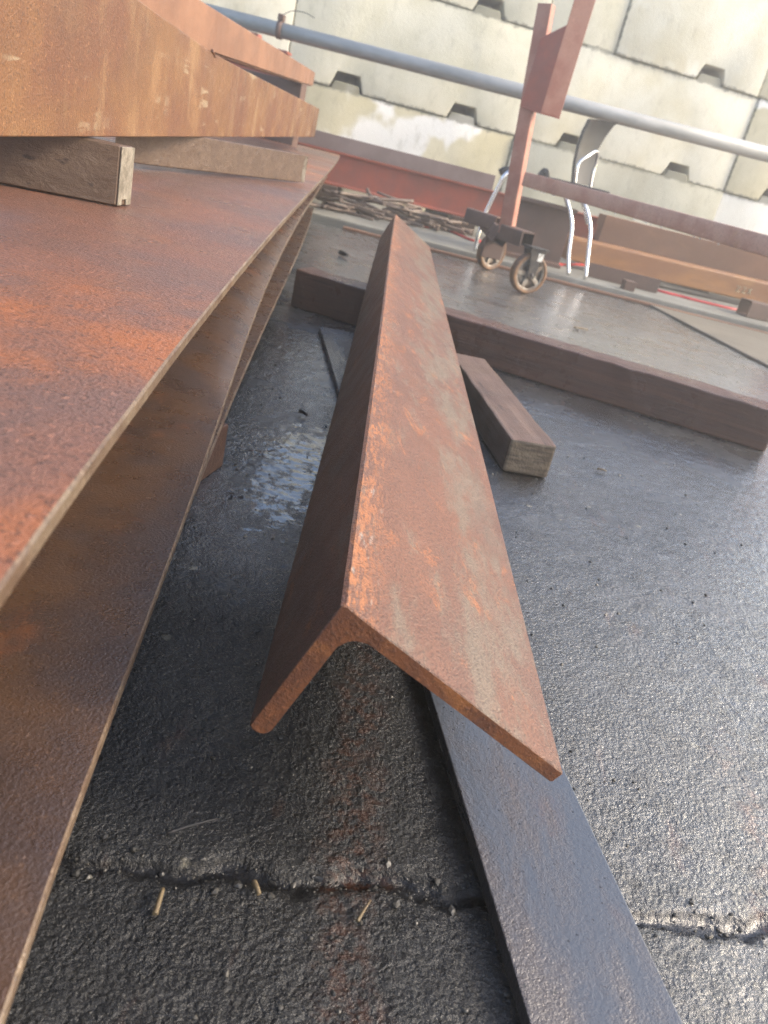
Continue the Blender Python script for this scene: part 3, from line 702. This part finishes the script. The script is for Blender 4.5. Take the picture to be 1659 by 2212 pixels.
# leaning arm: an L section whose side leg is cut off above
q0, q1 = at_y(1189, 248, 4.33), at_y(1264, 0, 4.30); ar = (q1-q0); ar.normalize(); q2 = q0+ar*1.05
sx = V((1, .15, 0)); sx = (sx-ar*sx.dot(ar)).normalized(); sy = ar.cross(sx)
b0 = BM(); t = prism([(-.048, 0), (.048, 0), (.048, .008), (-.048, .008)], 1.05, .0015, 1); join(b0, t, 0, frame(W2L(q0), sx, sy, ar)); obj('arm_plate', b0, M['pink_oxide'], FR)
b0 = BM(); box(b0, (0, 0, 0), (1, 1, 1)); b0.free()
b0 = BM(); u2 = V((-.78, .62, 0)); u2 = (u2-ar*u2.dot(ar)).normalized(); n2 = ar.cross(u2)
t = prism([(0, 0), (.13, .0), (.125, .30), (0, .37)], .007, .0015, 1)
join(b0, t, 0, frame(W2L(q0)-sx*.049, u2, ar, -n2)); obj('arm_side', b0, M['red_oxide'], FR)
b0 = BM(); t = prism([(-.048, .0), (.05, 0), (-.03, .09), (-.14, .08)], .007, .0015, 1)
join(b0, t, 0, frame(W2L(q0)-ar*.0075, sx, V((0, 1, .12)).normalized(), ar)); obj('arm_base', b0, M['red_oxide'], FR)
ra, rb = at_y(1139, 388, 4.36), at_y(1659, 532, 2.95); rd = (rb-ra); rb2 = ra+rd*1.35; 
member('rail', W2L(ra), W2L(rb2), .066, .05, M['rail'], FR)
# drops hanging below the rail
b0 = BM()
for f in (.03, .06, .1, .115, .16, .17, .24, .27, .42, .47, .55, .6, .62, .66, .78, .8, .86):
    p = W2L(ra+rd*f)+V((0, -.012, -.036)); bmesh.ops.create_icosphere(b0, subdivisions=2, radius=.0042, matrix=Matrix.Translation(p))
ob = obj('water_drops', b0, M['drop'], FR, smooth=True); ob['kind'] = 'stuff'
# base tubes
ta, tb = at_y(1140, 519, 4.16), at_y(1087, 500, 4.45)
member('base_tube', W2L(tb), W2L(ta), .075, .075, M['dark_rust'], FR, .007)
ta2, tb2 = at_y(1074, 484, 4.62), at_y(1040, 471, 4.72)
member('base_tube', W2L(tb2-V((.08, .03, 0))), W2L(ta2), .075, .075, M['dark_rust'], FR, .007)
tc = at_y(1066, 526, 4.6)
bx = W2L(V((.245, 4.43, .20))); by = W2L(V((.17, 4.75, .225)))
member('base_tube', bx, by, .08, .07, M['dark_rust'], FR, .006)
b0 = BM(); t = prism([(-.062, -.075), (.06, -.075), (.06, .06), (-.062, .06)], .012, .004, 1)
join(b0, t, 0, frame(W2L(at_y(1067, 528, 4.58)), V((.93, .35, 0)).normalized(), V((0, 0, 1)), V((.35, -.93, 0)).normalized())); obj('caster_plate', b0, M['dark_rust'], FR)
def caster(cx, cy, rz, top):
    p = V((cx, cy, .0975)); r_ = .097
    o_ = bpy.data.objects.new('caster', None); C.objects.link(o_); o_.parent = FR; o_.location = W2L(p); o_.rotation_euler = (0, 0, rz)
    ax = Matrix.Rotation(R(90), 4, 'Y')           # axle along local x
    b_ = BM(); lathe(b_, [(.078, -.02), (.09, -.022), (.0955, -.017), (r_, -.008), (r_, .008), (.0955, .017), (.09, .022), (.078, .02)], 48, ax); obj('tyre', b_, M['tyre'], o_)
    b_ = BM(); lathe(b_, [(.07, -.018), (.0785, -.019), (.0785, .019), (.07, .018)], 48, ax)
    lathe(b_, [(.004, -.026), (.022, -.026), (.026, -.018), (.026, .018), (.022, .026), (.004, .026)], 24, ax)
    lathe(b_, [(.02, -.004), (.074, -.004), (.074, .004), (.02, .004)], 32, ax)
    for k_ in range(5):
        th = 2*math.pi*k_/5+.3; t_ = BM(); box(t_, (-.017, -.011, .02), (.017, .011, .073), .003)
        join(b_, t_, 0, Matrix.Rotation(th, 4, 'X'))
    obj('rim', b_, M['alu'], o_)
    b_ = BM()
    for sgn in (-1, 1):
        t_ = prism([(-.02, -.018), (.018, -.018), (.03, .06), (.05, .118), (-.045, .118), (-.03, .06)], .005, .0015, 1)
        join(b_, t_, 0, frame((sgn*.031-.0025, 0, 0), V((0, 1, 0)), V((0, 0, 1)), V((1, 0, 0))))
    box(b_, (-.034, -.045, .112), (.034, .05, .12), .002); lathe(b_, [(.0, -.04), (.009, -.04), (.009, .04), (.0, .04)], 12, ax)
    obj('fork', b_, M['iron'], o_)
    b_ = BM(); box(b_, (-.05, -.05, .1205), (.05, .05, .1275), .002); obj('mounting_plate', b_, M['iron'], o_)
    b_ = BM(); box(b_, (.034, .005, .068), (.0352, .035, .105), 0); obj('sticker', b_, M['sticker'], o_)
wc = at_y(1140, 594, 4.08); caster(wc.x, 4.08, R(-62), .23)
wf = at_y(1059, 553, 4.70); caster(wf.x, 4.70, R(-48), .23)

# ------------------------------------------------------------------ black chair and bent chrome tube
CH = thing('chair', 'black plastic chair with bright chrome legs beside the red post', 'chair', (.80, 5.3, .045))
def C2L(p): return V(p)-V((.80, 5.3, .045))
def leg(pp, name='leg'):
    b_ = BM(); tube(b_, spline([C2L(p) for p in pp], 6), .0125, 12); obj(name, b_, M['chrome'], CH)
l1 = [at_y(1225, 603, 5.05), at_y(1228, 549, 5.08), at_y(1235, 485, 5.12), at_y(1224, 430, 5.16), at_y(1208, 398, 5.2)]
l2 = [at_y(1262, 610, 5.05), at_y(1270, 549, 5.08), at_y(1275, 490, 5.12), at_y(1263, 440, 5.16), at_y(1247, 405, 5.2)]
for l in (l1, l2): l[0].z = .047
leg(l1); leg(l2)
sh = V((.035, .36, 0))
leg([p+sh for p in l1[2:]]); leg([p+sh for p in l2[2:]])
b_ = BM(); st0 = C2L(l1[-1])
t = prism([(-.03, 0), (.30, -.03), (.32, .05), (.3, .40), (-.02, .40), (-.05, .2)], .016, .006, 2); join(b_, t, 0, Matrix.Translation(st0+V((0, 0, .012)))); obj('seat', b_, M['black'], CH)
# curved back shell
cols = [(1238, 396, 1282, 404), (1243, 350, 1284, 360), (1251, 315, 1291, 325), (1262, 282, 1308, 296), (1272, 262, 1326, 272), (1274, 258, 1335, 266)]
b_ = BM(); rows_ = []
for k_, (xa, ya, xb, yb) in enumerate(cols):
    a_, c_ = C2L(at_y(xa, ya, 5.28)), C2L(at_y(xb, yb, 5.52)); r_ = []
    for i in range(9):
        u = i/8; p = a_.lerp(c_, u)+V((.5, -.2, 0)).normalized()*(-.05*math.sin(math.pi*u)); r_.append(p)
    rows_.append(r_)
th = V((.012, -.008, 0)); fr_ = [[b_.verts.new(p) for p in r_] for r_ in rows_]; bk_ = [[b_.verts.new(p-th) for p in r_] for r_ in rows_]
nr, nc = len(rows_), 9
for i in range(nr-1):
    for j in range(nc-1):
        b_.faces.new((fr_[i][j], fr_[i][j+1], fr_[i+1][j+1], fr_[i+1][j])); b_.faces.new((bk_[i][j], bk_[i+1][j], bk_[i+1][j+1], bk_[i][j+1]))
for i in range(nr-1):
    for j in (0, nc-1): b_.faces.new((fr_[i][j], fr_[i+1][j], bk_[i+1][j], bk_[i][j]))
for j in range(nc-1):
    for i in (0, nr-1): b_.faces.new((fr_[i][j], fr_[i][j+1], bk_[i][j+1], bk_[i][j]))
obj('backrest', b_, M['black'], CH, smooth=True)
b_ = BM(); tube(b_, spline([C2L(at_y(x, y, Y)) for x, y, Y in ((1241, 400, 5.24), (1249, 356, 5.24), (1268, 338, 5.27), (1290, 327, 5.36), (1288, 352, 5.4), (1280, 378, 5.4), (1275, 408, 5.4))], 6), .0095, 10); obj('arm_hoop', b_, M['chrome'], CH)
b_ = BM(); tube(b_, spline([C2L(at_y(x, y, 5.3)) for x, y in ((1164, 386), (1170, 376), (1178, 370), (1181, 386))], 5), .02, 10); obj('armrest', b_, M['black'], CH, smooth=True)
bt = thing('bent_tube', 'bent chrome tube with a black end cap leaning behind the caster base', 'bent tube', (.14, 5.1, .045))
def B2L(p): return V(p)-V((.14, 5.1, .045))
pp = [at_y(1110, 371, 5.12), at_y(1098, 373, 5.11), at_y(1088, 382, 5.1), at_y(1076, 405, 5.1), at_y(1050, 458, 5.1), at_y(1034, 505, 5.08), at_y(1027, 536, 5.08)]
pp[-1].z = .047
b_ = BM(); tube(b_, spline([B2L(p) for p in pp], 6), .0135, 12); obj('tube_body', b_, M['chrome'], bt)
b_ = BM(); tube(b_, [B2L(at_y(1080, 372, 5.13)), B2L(at_y(1093, 366, 5.14)), B2L(at_y(1112, 370, 5.15))], .02, 12); obj('end_cap', b_, M['black'], bt)

# ------------------------------------------------------------------ litter on the ground
def gz(x, y): return float(ground_h(np.array([[x]]), np.array([[y]]))[0, 0])
rg = random.Random(11); b0 = BM()
def stone(x, y, r_):
    z = gz(x, y); t_ = BM(); bmesh.ops.create_icosphere(t_, subdivisions=1, radius=r_)
    for v in t_.verts: v.co *= rg.uniform(.5, 1.35)
    join(b0, t_, 0, Matrix.Translation((x, y, z+r_*.25)) @ Matrix.Rotation(rg.uniform(0, 6), 4, 'Z') @ Matrix.Diagonal((1, rg.uniform(.6, 1), .6, 1)))
for i in range(300):
    x = rg.uniform(-.2, .55); stone(x, float(groove_y(x))+rg.gauss(0, .010), rg.uniform(.0006, .0018)*(1 if rg.random() < .85 else 2.6))
for i in range(420):
    y = .3+rg.random()**1.7*3.6; x = rg.uniform(-.35, .5)*y*.9+.05; stone(x, y, rg.uniform(.0007, .002)*(1+y*.45))
go2 = obj('gravel', b0, M['stone']); tag(go2, 'loose wet grit and gravel scattered over the asphalt and joint', 'gravel', kind='stuff')
tw = [((335, 1975), (352, 1920), .0022, 'pale flat straw chip below the joint at lower left'), ((548, 1905), (560, 1932), .0024, 'yellowish wood chip lodged in the wet joint'), ((648, 888), (664, 897), .004, 'dark stick lying between the plates and the angle'),
      ((1290, 1012), (1310, 1018), .0025, 'pale splinter on the wet ground right of the short timber'), ((772, 1990), (800, 1945), .0014, 'thin straw sticking up from the joint'), ((360, 1800), (470, 1768), .0011, 'thin grass stalk near the dark plate edge'),
      ((960, 672), (1010, 683), .004, 'pale twig on the far grey ground right of the angle'), ((735, 545), (750, 552), .012, 'black lump of scrap on the ground left of the angle'), ((1240, 707), (1270, 712), .005, 'pale chip on the far ground left of the slab')]
for (x0, y0), (x1, y1), r_, lab in tw:
    a, b = at_z(x0, y0, .003+r_), at_z(x1, y1, .003+r_); mid = a.lerp(b, .5)+V((.0, .0, .001)); b0 = BM()
    tube(b0, spline([a, mid, b], 4), r_, 6, 0, r_*.7)
    dark_ = 'dark' in lab or 'black' in lab
    tag(obj('wood_splinter' if 'lump' not in lab else 'scrap_lump', b0, M['iron'] if dark_ else M['twig']), lab, 'litter')

# ------------------------------------------------------------------ added air volume imitating lens glare
b0 = BM(); box(b0, (-8.5, -4, -1.2), (10, 12, 3.4))
n = NT('glare_veil_mat'); n.n.remove(n.b); pv = n.n.new('ShaderNodeVolumePrincipled'); pv.inputs['Density'].default_value = .027; pv.inputs['Color'].default_value = (.98, .95, .88, 1); pv.inputs['Anisotropy'].default_value = .45
n.l.new(pv.outputs[0], n.n['Material Output'].inputs['Volume'])
hz = obj('glare_veil', b0, n.m); hz['kind'] = 'stuff'
# ------------------------------------------------------------------ light
SUN_AZ, SUN_EL = R(88), R(34)          # azimuth clockwise from straight ahead (+Y)
w = bpy.data.worlds.new('World'); bpy.context.scene.world = w; w.use_nodes = True
nt_ = w.node_tree; bg = nt_.nodes['Background']
sky = nt_.nodes.new('ShaderNodeTexSky'); sky.sky_type = 'NISHITA'; sky.sun_disc = False
sky.sun_elevation = SUN_EL; sky.sun_rotation = SUN_AZ; sky.dust_density = 3.2; sky.air_density = 1.0; sky.ozone_density = 1.0
nt_.links.new(sky.outputs[0], bg.inputs[0]); bg.inputs[1].default_value = .15
ld = bpy.data.lights.new('sun', 'SUN'); ld.energy = 1.05; ld.angle = R(12); ld.color = (1, .88, .70)
lo = bpy.data.objects.new('sun', ld); C.objects.link(lo)
sd = V((math.cos(SUN_EL)*math.sin(SUN_AZ), math.cos(SUN_EL)*math.cos(SUN_AZ), math.sin(SUN_EL)))
lo.rotation_euler = sd.to_track_quat('Z', 'Y').to_euler()
sc = bpy.context.scene
sc.view_settings.view_transform = 'Standard'; sc.view_settings.look = 'None'; sc.view_settings.gamma = 1; sc.view_settings.exposure = 1.65
sc.cycles.max_bounces = 8; sc.cycles.caustics_reflective = False; sc.cycles.sample_clamp_indirect = 4; sc.cycles.blur_glossy = 1.0; sc.cycles.use_denoising = True; sc.cycles.denoising_prefilter = 'NONE'
